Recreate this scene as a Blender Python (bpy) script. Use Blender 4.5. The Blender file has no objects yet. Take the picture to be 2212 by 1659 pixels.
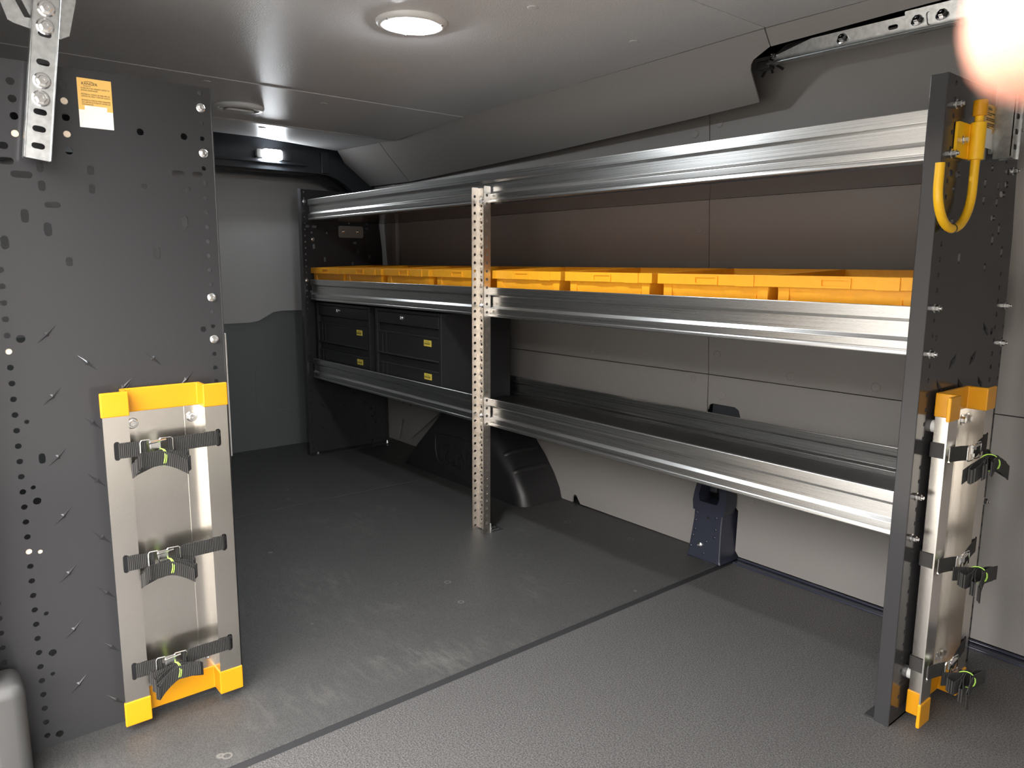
import bpy, bmesh, math, random
from mathutils import Matrix, Vector

random.seed(7)
scene = bpy.context.scene
COL = scene.collection
R_ = math.radians

# ------------------------------------------------------------------ camera, world, lights, exposure
cam_data = bpy.data.cameras.new('camera')
cam = bpy.data.objects.new('camera', cam_data)
COL.objects.link(cam)
ROT = Matrix(((0.634917, -0.125710, 0.762284), (0.772558, 0.095744, -0.627684), (0.005922, 0.987436, 0.157908)))
cam.matrix_world = Matrix.Translation((0, 0, 0.91)) @ ROT.to_4x4()
cam_data.sensor_fit = 'HORIZONTAL'
cam_data.sensor_width = 36.0
cam_data.lens = 26.30
cam_data.clip_start = 0.004
cam_data.dof.use_dof = True
cam_data.dof.focus_distance = 2.1
cam_data.dof.aperture_fstop = 11.0
scene.camera = cam

world = bpy.data.worlds.new('overcast_sky')
scene.world = world
world.use_nodes = True
bg = world.node_tree.nodes['Background']
bg.inputs[0].default_value = (1.0, 0.97, 0.945, 1)
bg.inputs[1].default_value = 11.0

vs = scene.view_settings
vs.view_transform = 'Standard'
vs.look = 'None'
vs.exposure = 0.35
vs.gamma = 1.0
vs.use_curve_mapping = False
scene.render.film_transparent = False

LED_STRENGTH = 380.0

# ------------------------------------------------------------------ materials
M = {}
def nt(name):
    m = bpy.data.materials.new(name); m.use_nodes = True
    t = m.node_tree; b = t.nodes['Principled BSDF']
    M[name] = m
    return m, t, b
def N(t, typ, **kw):
    n = t.nodes.new(typ)
    for k, v in kw.items():
        if k in n.inputs.keys(): n.inputs[k].default_value = v
        else: setattr(n, k, v)
    return n
def coords(t, scale=(1, 1, 1)):
    c = N(t, 'ShaderNodeTexCoord'); mp = N(t, 'ShaderNodeMapping'); mp.inputs['Scale'].default_value = scale
    t.links.new(c.outputs['Object'], mp.inputs[0]); return mp.outputs[0]
def ramp(t, fac, p0, c0, p1, c1):
    r = N(t, 'ShaderNodeValToRGB'); e = r.color_ramp.elements
    e[0].position = p0; e[0].color = c0; e[1].position = p1; e[1].color = c1
    t.links.new(fac, r.inputs[0]); return r.outputs[0]
def bump(t, b, h, strength, dist=0.001):
    n = N(t, 'ShaderNodeBump'); n.inputs['Strength'].default_value = strength; n.inputs['Distance'].default_value = dist
    t.links.new(h, n.inputs['Height']); t.links.new(n.outputs[0], b.inputs['Normal'])
def g(v): return (v, v, v, 1)
def simple(name, col, rough=.5, metal=0, spec=.5, var=.0, nscale=40, bumpv=0, bscale=400, bdist=.0005):
    m, t, b = nt(name)
    b.inputs['Base Color'].default_value = (*col, 1); b.inputs['Roughness'].default_value = rough
    b.inputs['Metallic'].default_value = metal; b.inputs['Specular IOR Level'].default_value = spec
    if var:
        n = N(t, 'ShaderNodeTexNoise', Scale=nscale, Detail=4.0); t.links.new(coords(t), n.inputs[0])
        a = tuple(c * (1 - var) for c in col) + (1,); c2 = tuple(min(1, c * (1 + var)) for c in col) + (1,)
        t.links.new(ramp(t, n.outputs[0], .3, a, .7, c2), b.inputs['Base Color'])
    if bumpv:
        n = N(t, 'ShaderNodeTexNoise', Scale=bscale, Detail=2.0); t.links.new(coords(t), n.inputs[0])
        bump(t, b, n.outputs[0], bumpv, bdist)
    return m

simple('liner', (.26, .245, .236), .50, spec=.45, var=.06, nscale=700, bumpv=.25, bscale=600)
simple('ceiling_vinyl', (.50, .498, .503), .36, spec=.5, var=.12, nscale=500, bumpv=.9, bscale=330, bdist=.0008)
simple('door_liner', (.40, .398, .396), .5, spec=.4, var=.05, nscale=700, bumpv=.25, bscale=600)
simple('door_plastic', (.135, .148, .150), .42, bumpv=.3, bscale=700)
simple('black_powder', (.038, .038, .0405), .17, spec=.36, bumpv=.06, bscale=420)
simple('black_cabinet', (.022, .022, .024), .38, spec=.45, bumpv=.15, bscale=500)
simple('black_plastic', (.018, .018, .019), .42, bumpv=.15, bscale=300)
simple('hole_shade', (.008, .008, .009), .8)
simple('body_paint', (.030, .034, .052), .25, spec=.6)
simple('frame_paint', (.034, .038, .044), .28, spec=.6)
simple('yellow_cap', (.70, .315, .008), .32, spec=.5)
simple('yellow_paint', (.97, .55, .014), .28, spec=.55, bumpv=.08, bscale=200)
simple('bin_plastic', (.95, .43, .022), .42, spec=.45, var=.04, nscale=60)
simple('zinc', (.80, .80, .80), .22, 1.0, bumpv=.15, bscale=300)
simple('galvanised', (.62, .64, .64), .34, 1.0, var=.16, nscale=90, bumpv=.2, bscale=200)
simple('post_steel', (.74, .69, .63), .34, 1.0, var=.10, nscale=70)
simple('white_plastic', (.80, .80, .78), .4)
simple('grey_plastic', (.26, .255, .25), .5, bumpv=.15, bscale=500)
simple('pillar_plastic', (.060, .0595, .059), .45)
simple('sticker_yellow', (.86, .52, .14), .45)
simple('sticker_white', (.80, .79, .77), .45)
simple('print_black', (.015, .013, .010), .5)
simple('logo_yellow', (.78, .62, .10), .4)
simple('green_band', (.45, .78, .12), .5)
simple('rubber_seam', (.020, .020, .022), .6, bumpv=.3, bscale=900)
simple('fixture_white', (.62, .62, .61), .35)
simple('partition_grey', (.56, .54, .50), .45, var=.05, nscale=30)
simple('wire_black', (.015, .015, .016), .35)
simple('pale_hole_light', (.75, .62, .48), .5)
simple('blocker_grey', (.20, .19, .175), .8, var=.1, nscale=4)
simple('outside_concrete', (.24, .23, .215), .85, var=.15, nscale=3)

def brushed(name, col, rough, axis_scale, c_lo, c_hi, bs=.12):
    m, t, b = nt(name)
    b.inputs['Metallic'].default_value = 1.0
    n = N(t, 'ShaderNodeTexNoise', Scale=1.0, Detail=5.0, Roughness=.7); t.links.new(coords(t, axis_scale), n.inputs[0])
    t.links.new(ramp(t, n.outputs[0], .25, tuple(c * c_lo for c in col) + (1,), .75, tuple(min(1, c * c_hi) for c in col) + (1,)), b.inputs['Base Color'])
    t.links.new(ramp(t, n.outputs[0], .2, g(rough * .8), .8, g(rough * 1.35)), b.inputs['Roughness'])
    bump(t, b, n.outputs[0], bs, .0003)
    return t, b
brushed('aluminium', (.71, .71, .70), .27, (1.2, 700, 700), .90, 1.04, .03)
simple('mill_sheet', (.78, .745, .69), .25, 1.0, var=.03, nscale=14)

# floor mats: speckled charcoal vinyl with dust marks and dried water rings
def mat_floor(name, base, speck, scale, bs, dust=True):
    m, t, b = nt(name)
    co = coords(t)
    n = N(t, 'ShaderNodeTexNoise', Scale=scale, Detail=3.0, Roughness=.6); t.links.new(co, n.inputs[0])
    base_c = ramp(t, n.outputs[0], .38, (*[c * .62 for c in base], 1), .66, (*speck, 1))
    out = base_c
    if dust:
        # scuffs: broad soft dusty patches broken by fine streaks
        n2 = N(t, 'ShaderNodeTexNoise', Scale=2.4, Detail=6.0, Roughness=.62); t.links.new(co, n2.inputs[0])
        n3 = N(t, 'ShaderNodeTexNoise', Scale=26.0, Detail=5.0, Roughness=.75); t.links.new(coords(t, (.35, 1.4, 1)), n3.inputs[0])
        f2 = ramp(t, n2.outputs[0], .52, g(0), .70, g(1)); f3 = ramp(t, n3.outputs[0], .46, g(0), .72, g(.38))
        mu = N(t, 'ShaderNodeMath', operation='MULTIPLY'); t.links.new(f2, mu.inputs[0]); t.links.new(f3, mu.inputs[1])
        # dried drop rings
        v = N(t, 'ShaderNodeTexVoronoi', Scale=7.5, Randomness=1.0); t.links.new(co, v.inputs['Vector'])
        v.feature = 'F1'
        r1 = N(t, 'ShaderNodeMath', operation='SUBTRACT'); r1.inputs[1].default_value = .075; t.links.new(v.outputs['Distance'], r1.inputs[0])
        r2 = N(t, 'ShaderNodeMath', operation='ABSOLUTE'); t.links.new(r1.outputs[0], r2.inputs[0])
        ring = ramp(t, r2.outputs[0], .006, g(.45), .016, g(0))
        cs = N(t, 'ShaderNodeSeparateColor'); t.links.new(v.outputs['Color'], cs.inputs[0])
        pick = ramp(t, cs.outputs[0], .64, g(0), .66, g(1))
        rm = N(t, 'ShaderNodeMath', operation='MULTIPLY'); t.links.new(ring, rm.inputs[0]); t.links.new(pick, rm.inputs[1])
        mx = N(t, 'ShaderNodeMath', operation='MAXIMUM'); t.links.new(mu.outputs[0], mx.inputs[0]); t.links.new(rm.outputs[0], mx.inputs[1])
        mix = N(t, 'ShaderNodeMix', data_type='RGBA')
        t.links.new(mx.outputs[0], mix.inputs['Factor']); t.links.new(base_c, mix.inputs['A']); mix.inputs['B'].default_value = (.26, .245, .225, 1)
        out = mix.outputs['Result']
    t.links.new(out, b.inputs['Base Color'])
    b.inputs['Roughness'].default_value = .52; b.inputs['Specular IOR Level'].default_value = .4
    bump(t, b, n.outputs[0], bs, .0012)
mat_floor('floor_mat', (.062, .0615, .061), (.090, .089, .087), 420, .35)
mat_floor('floor_mat_front', (.062, .0605, .060), (.152, .148, .146), 330, .75, dust=False)

# woven black webbing
m, t, b = nt('webbing')
b.inputs['Roughness'].default_value = .75
w = N(t, 'ShaderNodeTexWave', Scale=95.0, Distortion=.4); w.bands_direction = 'Y'; t.links.new(coords(t, (1, 1, .15)), w.inputs[0])
t.links.new(ramp(t, w.outputs[0], .2, (.007, .007, .007, 1), .9, (.045, .043, .041, 1)), b.inputs['Base Color'])
bump(t, b, w.outputs[0], .8, .001)

# deck liner: dark woven pattern
m, t, b = nt('deck_liner')
b.inputs['Roughness'].default_value = .6
c = N(t, 'ShaderNodeTexChecker', Scale=160.0); t.links.new(coords(t), c.inputs[0])
t.links.new(ramp(t, c.outputs[1], 0, (.010, .010, .010, 1), 1, (.026, .024, .022, 1)), b.inputs['Base Color'])

# skin
m, t, b = nt('skin')
n = N(t, 'ShaderNodeTexNoise', Scale=90.0, Detail=3.0); t.links.new(coords(t), n.inputs[0])
t.links.new(ramp(t, n.outputs[0], .3, (.60, .25, .17, 1), .7, (.68, .33, .24, 1)), b.inputs['Base Color'])
b.inputs['Roughness'].default_value = .5
b.inputs['Subsurface Weight'].default_value = .6
b.inputs['Subsurface Radius'].default_value = (1.0, .35, .2); b.inputs['Subsurface Scale'].default_value = .006

def emis(name, col, s):
    m, t, b = nt(name)
    b.inputs['Base Color'].default_value = (*col, 1); b.inputs['Emission Color'].default_value = (*col, 1); b.inputs['Emission Strength'].default_value = s
emis('led_lens', (.92, .965, 1.0), LED_STRENGTH)
emis('led_lens_rear', (.92, .965, 1.0), LED_STRENGTH * .36)
simple('lens_off', (.55, .55, .53), .3)

# ------------------------------------------------------------------ mesh builder
def fill2d(loops, depth):
    """outline + holes (lists of (u,v)) filled and given thickness; returns verts (u,v,w), faces"""
    cd = bpy.data.curves.new('tmp', 'CURVE'); cd.dimensions = '2D'; cd.fill_mode = 'BOTH'; cd.extrude = depth / 2
    for lp in loops:
        s = cd.splines.new('POLY'); s.points.add(len(lp) - 1)
        for p, (u, v) in zip(s.points, lp): p.co = (u, v, 0, 1)
        s.use_cyclic_u = True
    o = bpy.data.objects.new('tmp', cd)
    me = bpy.data.meshes.new_from_object(o)
    V = [tuple(v.co) for v in me.vertices]; F = [tuple(p.vertices) for p in me.polygons]
    bpy.data.objects.remove(o); bpy.data.curves.remove(cd); bpy.data.meshes.remove(me)
    return V, F
def text2d(s, size, depth, ex=1.0):
    cd = bpy.data.curves.new('tmp', 'FONT'); cd.body = s; cd.size = size; cd.extrude = depth / 2; cd.resolution_u = 3; cd.align_x = 'LEFT'
    o = bpy.data.objects.new('tmp', cd)
    me = bpy.data.meshes.new_from_object(o)
    V = [(v.co.x * ex, v.co.y, v.co.z) for v in me.vertices]; F = [tuple(p.vertices) for p in me.polygons]
    bpy.data.objects.remove(o); bpy.data.curves.remove(cd); bpy.data.meshes.remove(me)
    return V, F
def circ(u, v, r, n=12): return [(u + r * math.cos(2 * math.pi * i / n), v + r * math.sin(2 * math.pi * i / n)) for i in range(n)]
def slot(u, v, w, h, n=5):
    """stadium of full width w and height h"""
    out = []
    if w >= h:
        r = h / 2; d = w / 2 - r
        for i in range(n + 1): a = -math.pi / 2 + math.pi * i / n; out.append((u + d + r * math.cos(a), v + r * math.sin(a)))
        for i in range(n + 1): a = math.pi / 2 + math.pi * i / n; out.append((u - d + r * math.cos(a), v + r * math.sin(a)))
    else:
        r = w / 2; d = h / 2 - r
        for i in range(n + 1): a = math.pi * i / n; out.append((u + r * math.cos(a), v + d + r * math.sin(a)))
        for i in range(n + 1): a = math.pi + math.pi * i / n; out.append((u + r * math.cos(a), v - d + r * math.sin(a)))
    return out
def rrect(u0, v0, u1, v1, r, n=4):
    out = []
    for cx, cy, a0 in ((u1 - r, v0 + r, -90), (u1 - r, v1 - r, 0), (u0 + r, v1 - r, 90), (u0 + r, v0 + r, 180)):
        for i in range(n + 1):
            a = R_(a0 + 90 * i / n); out.append((cx + r * math.cos(a), cy + r * math.sin(a)))
    return out

class MB:
    def __init__(s): s.v = []; s.f = []; s.m = []
    def add(s, V, F, mi=0, tf=None):
        o = len(s.v)
        s.v += [tuple(tf(*v)) if tf else tuple(v) for v in V]
        s.f += [tuple(i + o for i in f) for f in F]; s.m += [mi] * len(F); return s
    def box(s, x0, x1, y0, y1, z0, z1, mi=0):
        V = [(x, y, z) for x in (x0, x1) for y in (y0, y1) for z in (z0, z1)]
        F = [(0, 1, 3, 2), (4, 6, 7, 5), (0, 4, 5, 1), (2, 3, 7, 6), (0, 2, 6, 4), (1, 5, 7, 3)]
        return s.add(V, F, mi)
    def prism(s, prof, a0, a1, axis, mi=0):
        """closed profile [(p,q)] extruded along axis: x->(a,p,q)  y->(p,a,q)  z->(p,q,a)"""
        n = len(prof); mk = {'x': lambda a, p, q: (a, p, q), 'y': lambda a, p, q: (p, a, q), 'z': lambda a, p, q: (p, q, a)}[axis]
        V = [mk(a0, p, q) for p, q in prof] + [mk(a1, p, q) for p, q in prof]
        F = [(i, (i + 1) % n, n + (i + 1) % n, n + i) for i in range(n)] + [tuple(range(n - 1, -1, -1)), tuple(range(n, 2 * n))]
        return s.add(V, F, mi)
    def cyl(s, p0, p1, r0, r1=None, n=16, mi=0, caps=True):
        r1 = r0 if r1 is None else r1
        p0 = Vector(p0); p1 = Vector(p1); d = (p1 - p0).normalized(); a = d.orthogonal().normalized(); c = d.cross(a)
        V = []
        for p, r in ((p0, r0), (p1, r1)):
            V += [tuple(p + (a * math.cos(2 * math.pi * i / n) + c * math.sin(2 * math.pi * i / n)) * r) for i in range(n)]
        F = [(i, (i + 1) % n, n + (i + 1) % n, n + i) for i in range(n)]
        if caps: F += [tuple(range(n - 1, -1, -1)), tuple(range(n, 2 * n))]
        return s.add(V, F, mi)
    def tube(s, pts, r, n=10, mi=0, caps=True):
        pts = [Vector(p) for p in pts]; rs = r if isinstance(r, (list, tuple)) else [r] * len(pts)
        V = []; prev = None
        for i, p in enumerate(pts):
            d = (pts[min(i + 1, len(pts) - 1)] - pts[max(i - 1, 0)]).normalized()
            a = d.orthogonal().normalized() if prev is None else (prev - d * prev.dot(d)).normalized()
            prev = a; c = d.cross(a)
            V += [tuple(p + (a * math.cos(2 * math.pi * k / n) + c * math.sin(2 * math.pi * k / n)) * rs[i]) for k in range(n)]
        F = []
        for i in range(len(pts) - 1):
            for k in range(n): F.append((i * n + k, i * n + (k + 1) % n, (i + 1) * n + (k + 1) % n, (i + 1) * n + k))
        if caps: F += [tuple(range(n - 1, -1, -1)), tuple(range((len(pts) - 1) * n, len(pts) * n))]
        return s.add(V, F, mi)
    def lathe(s, prof, n=24, mi=0, tf=None):
        """profile [(r,h)] around local z"""
        V = []; F = []
        for r, h in prof: V += [(r * math.cos(2 * math.pi * k / n), r * math.sin(2 * math.pi * k / n), h) for k in range(n)]
        for i in range(len(prof) - 1):
            for k in range(n): F.append((i * n + k, i * n + (k + 1) % n, (i + 1) * n + (k + 1) % n, (i + 1) * n + k))
        F += [tuple(range(n - 1, -1, -1)), tuple(range((len(prof) - 1) * n, len(prof) * n))]
        return s.add(V, F, mi, tf)
    def ribbon(s, pts, h, th=.0016, mi=0):
        """webbing: path points (x,y,zc); height h along z, thickness th"""
        P = [Vector(p) for p in pts]; V = []; n = len(P)
        for i, p in enumerate(P):
            d = P[min(i + 1, n - 1)] - P[max(i - 1, 0)]; d.z = 0
            nn = Vector((-d.y, d.x, 0)); nn = nn.normalized() if nn.length > 1e-9 else Vector((1, 0, 0))
            for sx, sz in ((-1, -1), (1, -1), (1, 1), (-1, 1)): V.append(tuple(p + nn * sx * th / 2 + Vector((0, 0, sz * h / 2))))
        F = []
        for i in range(n - 1):
            for k in range(4): F.append((i * 4 + k, i * 4 + (k + 1) % 4, (i + 1) * 4 + (k + 1) % 4, (i + 1) * 4 + k))
        F += [(3, 2, 1, 0), tuple((n - 1) * 4 + k for k in range(4))]
        return s.add(V, F, mi)
    def mesh(s, name, mats, smooth=False, centre=True):
        me = bpy.data.meshes.new(name)
        c = Vector((0, 0, 0))
        if centre:
            lo = [min(v[i] for v in s.v) for i in range(3)]; hi = [max(v[i] for v in s.v) for i in range(3)]
            c = Vector([(a + b) / 2 for a, b in zip(lo, hi)])
        me.from_pydata([tuple(Vector(v) - c) for v in s.v], [], s.f)
        bm = bmesh.new(); bm.from_mesh(me); bmesh.ops.recalc_face_normals(bm, faces=bm.faces); bm.to_mesh(me); bm.free()
        for mt in mats: me.materials.append(M[mt])
        for i, p in enumerate(me.polygons): p.material_index = s.m[i]
        if smooth:
            for p in me.polygons: p.use_smooth = True
        return me, c
    def build(s, name, mats, parent=None, smooth=False, bevel=0, seg=2, label=None, angle=40, autosmooth=False):
        if isinstance(mats, str): mats = [mats]
        me, c = s.mesh(name, mats, smooth)
        o = bpy.data.objects.new(name, me); COL.objects.link(o)
        place(o, c, parent)
        if bevel:
            b = o.modifiers.new('bevel', 'BEVEL'); b.width = bevel; b.segments = seg; b.limit_method = 'ANGLE'; b.angle_limit = R_(angle); b.harden_normals = False
            if smooth or seg > 1:
                for p in me.polygons: p.use_smooth = True
                wn = o.modifiers.new('wn', 'WEIGHTED_NORMAL'); wn.keep_sharp = True
        elif autosmooth:
            for p in me.polygons: p.use_smooth = True
            sharp_edges(me, angle)
        if label: o['label'] = label
        return o
def sharp_edges(me, angle):
    bm = bmesh.new(); bm.from_mesh(me)
    for e in bm.edges:
        if len(e.link_faces) == 2 and e.calc_face_angle() > R_(angle): e.smooth = False
    bm.to_mesh(me); bm.free()
WORLD = {}
def place(o, loc, parent):
    WORLD[o.name] = Vector(loc)
    if parent is not None:
        o.parent = parent; o.location = Vector(loc) - WORLD[parent.name]
    else: o.location = loc
def tag(o, label=None, cat=None, group=None, kind=None):
    if label: o['label'] = label
    if cat: o['category'] = cat
    if group: o['group'] = group
    if kind: o['kind'] = kind
    return o
def empty(name, loc, parent=None):
    o = bpy.data.objects.new(name, None); COL.objects.link(o); o.empty_display_size = .05
    place(o, Vector(loc), parent); return o
def inst(name, me, loc, parent, rot=(0, 0, 0), scale=1):
    """another object that shares mesh data"""
    o = bpy.data.objects.new(name, me); COL.objects.link(o); place(o, loc, parent); o.rotation_euler = rot
    if scale != 1: o.scale = (scale,) * 3 if not isinstance(scale, tuple) else scale
    return o

# ---- shared small meshes (local z = outwards)
def bolt_mesh(name, rf=.0085, rh=.0058, mat='zinc', hf=.002, hh=.0065):
    b = MB(); b.lathe([(rf, 0), (rf, hf * .5), (rf * .82, hf), (rh, hf)], 16)
    b.lathe([(rh, hf), (rh, hf + hh - .001), (rh * .82, hf + hh), (rh * .35, hf + hh), (rh * .3, hf + hh - .0012)], 6)
    me, _ = b.mesh(name, [mat], centre=False); return me
BOLT = bolt_mesh('bolt'); BIGBOLT = bolt_mesh('bolt_large', .0135, .0085, hf=.003, hh=.007)
def nutbolt():
    b = MB(); b.lathe([(.0085, 0), (.0085, .0012), (.006, .002)], 16); b.lathe([(.0066, .002), (.0066, .0085), (.005, .0095)], 6); b.lathe([(.0036, .009), (.0036, .0125), (.003, .0135)], 10)
    me, _ = b.mesh('bolt_nut', ['zinc'], centre=False); return me
NUT = nutbolt()
# rotations that take local +z to a world direction
TO_PX = (0, R_(90), 0); TO_NX = (0, R_(-90), 0); TO_NY = (R_(90), 0, 0); TO_NZ = (R_(180), 0, 0)
def diamond():
    L, S_, I = .022, .0052, .0022
    V = [(0, 0, .0042), (L, 0, 0), (I * 1.6, I, .0012), (0, S_, 0), (-I * 1.6, I, .0012), (-L, 0, 0), (-I * 1.6, -I, .0012), (0, -S_, 0), (I * 1.6, -I, .0012)]
    F = [(0, i, i % 8 + 1) for i in range(1, 9)]
    b = MB().add(V, F); me, _ = b.mesh('tread_diamond', ['black_powder'], centre=False); return me
DIAMOND = diamond()


# ================================================================== SETTING
WY = lambda z: 1.957 - max(0.0, z - .5) * .07          # far wall leans inwards above its base
def struct(o): o['kind'] = 'structure'; return o

# unseen ground outside the van, added to give daylight bounce
gnd = MB().box(-40, 40, -60, 40, -.64, -.60).build('ground', 'outside_concrete'); struct(gnd)

# added unseen wall behind the photographer, hides low sky to shape the daylight
yard = struct(empty('wall_sky_blocker', (0, -7.2, -.6)))
MB().box(-16, 18, -7.6, -7.2, -.6, 3.2).build('added_blocker', 'blocker_grey', yard)
MB().box(-16.1, 18.1, -7.7, -7.1, 3.2, 3.32).build('blocker_cap', 'outside_concrete', yard)

# ---- floor: sub floor, three mats and the dark joints between them
floor = struct(empty('floor', (-1.5, 1.0, 0)))
MB().box(-3.60, .52, .06, 2.03, -.03, -.006).build('subfloor', 'rubber_seam', floor)
MB().box(-1.262, .52, .06, 1.928, -.006, 0).build('floor_mat', 'floor_mat_front', floor, bevel=.0015, seg=1)
MB().box(-2.626, -1.284, .06, 1.962, -.006, 0).build('floor_mat', 'floor_mat', floor, bevel=.0015, seg=1)
MB().box(-3.58, -2.634, .06, 1.962, -.006, 0).build('floor_mat', 'floor_mat', floor, bevel=.0015, seg=1)
MB().box(-1.284, -1.262, .06, 1.95, -.006, -.002).build('joint_strip', 'rubber_seam', floor)
MB().box(-2.634, -2.626, .06, 1.95, -.006, -.002).build('joint_strip', 'rubber_seam', floor)
bb = MB(); bb.box(-1.262, .52, 1.926, 1.962, -.006, .006); bb.box(-1.262, .52, 1.95, 1.962, .006, .012)
struct(bb.build('baseboard_far', 'body_paint', None, bevel=.003))

# ---- far wall: liner panels with real joints, leaning above the waist
wall = struct(empty('wall_far', (-1.4, 1.957, 0)))
wl = lambda u, v, w: (u, WY(v) + .004 + w, v)
def wall_panel(outline, holes=()):
    V, F = fill2d([outline, *holes], .006)
    return MB().add(V, F, 0, wl).build('wall_panel', 'liner', wall, bevel=.0012, seg=1)
wall_panel([(-3.42, .002), (-2.005, .002), (-2.003, .022), (-1.996, .034), (-1.984, .034), (-1.976, .022), (-1.962, .004), (-1.403, .002), (-1.403, .572), (-3.42, .560)])
wall_panel([(-1.262, .014), (-1.275, .03), (-1.272, .16), (-1.283, .17), (-1.283, .455), (-1.290, .474), (-1.304, .482), (-1.385, .482), (-1.397, .476), (-1.401, .460), (-1.401, .572), (.52, .572), (.52, .014)])
wall_panel([(-3.42, .5635), (-1.403, .5745), (-1.403, 1.44), (-3.42, 1.40)])
wall_panel([(-1.4005, .5745), (.52, .5745), (.52, 1.47), (-1.4005, 1.47)])
# panel fixing plugs
pb = MB(); pb.lathe([(.0125, 0), (.0125, .0012), (.010, .0022), (.002, .0026)], 20); PLUG, _ = pb.mesh('plug', ['liner'], centre=False, smooth=False)
for x, z in ((-1.368, 1.318), (-1.454, 1.299), (-1.437, 1.018), (-1.912, .598), (-1.528, .675), (-1.37, .639), (-1.457, .563 - .012), (-1.123, .6), (-1.355, .511), (-.881, .6), (-1.23, .20)):
    inst('plug', PLUG, (x, WY(z) + .0012, z), wall, TO_NY)
# window pillar strip at the rear of the wall
MB().box(-3.235, -3.195, 1.90, 1.925, .80, 1.30).build('pillar_strip', 'grey_plastic', wall, bevel=.004)
# outer skin that keeps daylight out
struct(MB().box(-3.7, .60, 2.04, 2.06, -.10, 1.60).build('wall_outer', 'frame_paint'))

# ---- exposed body pillar standing in the wall cut-out
pil = struct(empty('trim_1', (-1.335, 1.92, 0)))
V = []
for z, x0, x1, y0 in ((0, -1.398, -1.268, 1.872), (.012, -1.394, -1.274, 1.876), (.12, -1.390, -1.284, 1.893), (.158, -1.391, -1.283, 1.897)):
    V += [(x0, y0, z), (x1, y0, z), (x1, 1.99, z), (x0, 1.99, z)]
F = [(0, 3, 2, 1), (12, 13, 14, 15)] + [(i * 4 + k, i * 4 + (k + 1) % 4, (i + 1) * 4 + (k + 1) % 4, (i + 1) * 4 + k) for i in range(3) for k in range(4)]
MB().add(V, F).build('pillar_foot', 'body_paint', pil, bevel=.006, seg=3)
b = MB(); V, F = fill2d([[(-1.393, .150), (-1.398, .178), (-1.396, .205), (-1.386, .255), (-1.380, .36), (-1.294, .36), (-1.288, .255), (-1.277, .205), (-1.276, .178), (-1.281, .150)],
                         [(-1.372, .180), (-1.378, .200), (-1.366, .262), (-1.358, .345), (-1.322, .345), (-1.312, .262), (-1.302, .200), (-1.308, .180)]], .055)
b.add(V, F, 0, lambda u, v, w: (u, 1.921 + w + (v - .150) * .12, v)); b.build('pillar_frame', 'body_paint', pil, bevel=.006, seg=3)
MB().box(-1.392, -1.283, 1.966, 2.01, .20, .56).build('pillar_core', 'frame_paint', pil, bevel=.004)
MB().box(-1.372, -1.345, 1.945, 1.97, .20, .36).build('pillar_rib', 'frame_paint', pil, bevel=.004)
db = MB(); db.lathe([(.0055, -.001), (.0045, .0014), (.001, .002)], 10); DIMP, _ = db.mesh('weld_dimple', ['body_paint'], centre=False, smooth=True)
for x, z in ((-1.378, .192), (-1.306, .190), (-1.380, .158), (-1.304, .140), (-1.378, .120), (-1.304, .108), (-1.382, .092), (-1.33, .082), (-1.385, .045), (-1.335, .030)):
    z *= .74
    y = 1.876 + (z - .012) / .108 * .017 if z < .12 else 1.893 + (z - .12) / .038 * .004
    inst('weld_dimple', DIMP, (x, y - .0002, z), pil, TO_NY)
hb = MB(); hb.lathe([(.0045, -.0005), (.0045, .0006)], 12); HOLE_DISC, _ = hb.mesh('drain_hole_shade', ['hole_shade'], centre=False)  # flat dark disc, the hole's inner shade painted as colour
inst('drain_hole_shade', HOLE_DISC, (-1.336, 1.8940, .134), pil, TO_NY)
inst('bolt', BOLT, (-1.352, 1.8805, .045), pil, TO_NY)

# ---- wheel box with embossed badge
wh = tag(empty('wheel_box', (-2.5, 1.86, 0)), 'black plastic wheel box cover with raised LEGEND badge under the shelves', 'wheel cover')
prof = [(-2.955, 0), (-2.90, .05), (-2.60, .318), (-2.55, .345), (-2.50, .352), (-2.42, .345), (-2.35, .318), (-2.285, .273), (-2.222, .218), (-2.160, .160), (-2.108, .098), (-2.076, .045), (-2.062, 0)]
V = []; F = []; rr = .055; n = len(prof)
secs = [(1.757 + rr * (1 - math.cos(R_(a))), rr * (1 - math.sin(R_(a)))) for a in range(0, 91, 15)] + [(1.9535, 0)]
for y, d in secs: V += [(-2.5 + (x + 2.5) * (.447 - d) / .447, y, z * (.352 - d) / .352) for x, z in prof]
for i in range(len(secs) - 1): F += [(i * n + k, i * n + k + 1, (i + 1) * n + k + 1, (i + 1) * n + k) for k in range(n - 1)]
F += [tuple(range(n))]
MB().add(V, F).build('wheel_cover', 'black_plastic', wh, smooth=True)
def rib(x0, z0, x1, z1):
    d = Vector((x1 - x0, 0, z1 - z0)).normalized(); n = Vector((-d.z, 0, d.x)); n = n if n.z > 0 else -n
    c = Vector(((x0 + x1) / 2, 0, (z0 + z1) / 2))
    V = []
    pts = [(-.013, -.004), (-.006, .004), (.006, .004), (.013, -.004)]
    ys = [(1.762, -.040), (1.768, -.024), (1.780, -.010), (1.796, -.002), (1.815, .001), (1.935, .001)]
    for y, dn in ys:
        for a, h in pts: q = c + d * a + n * (h + dn); V.append((q.x, y, q.z))
    F = [(i * 4 + k, i * 4 + k + 1, i * 4 + k + 5, i * 4 + k + 4) for i in range(len(ys) - 1) for k in range(3)]
    MB().add(V, F).build('rib', 'black_plastic', wh, smooth=True)
rib(-2.222, .218, -2.160, .160); rib(-2.160, .160, -2.108, .098); rib(-2.35, .318, -2.285, .273)
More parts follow.
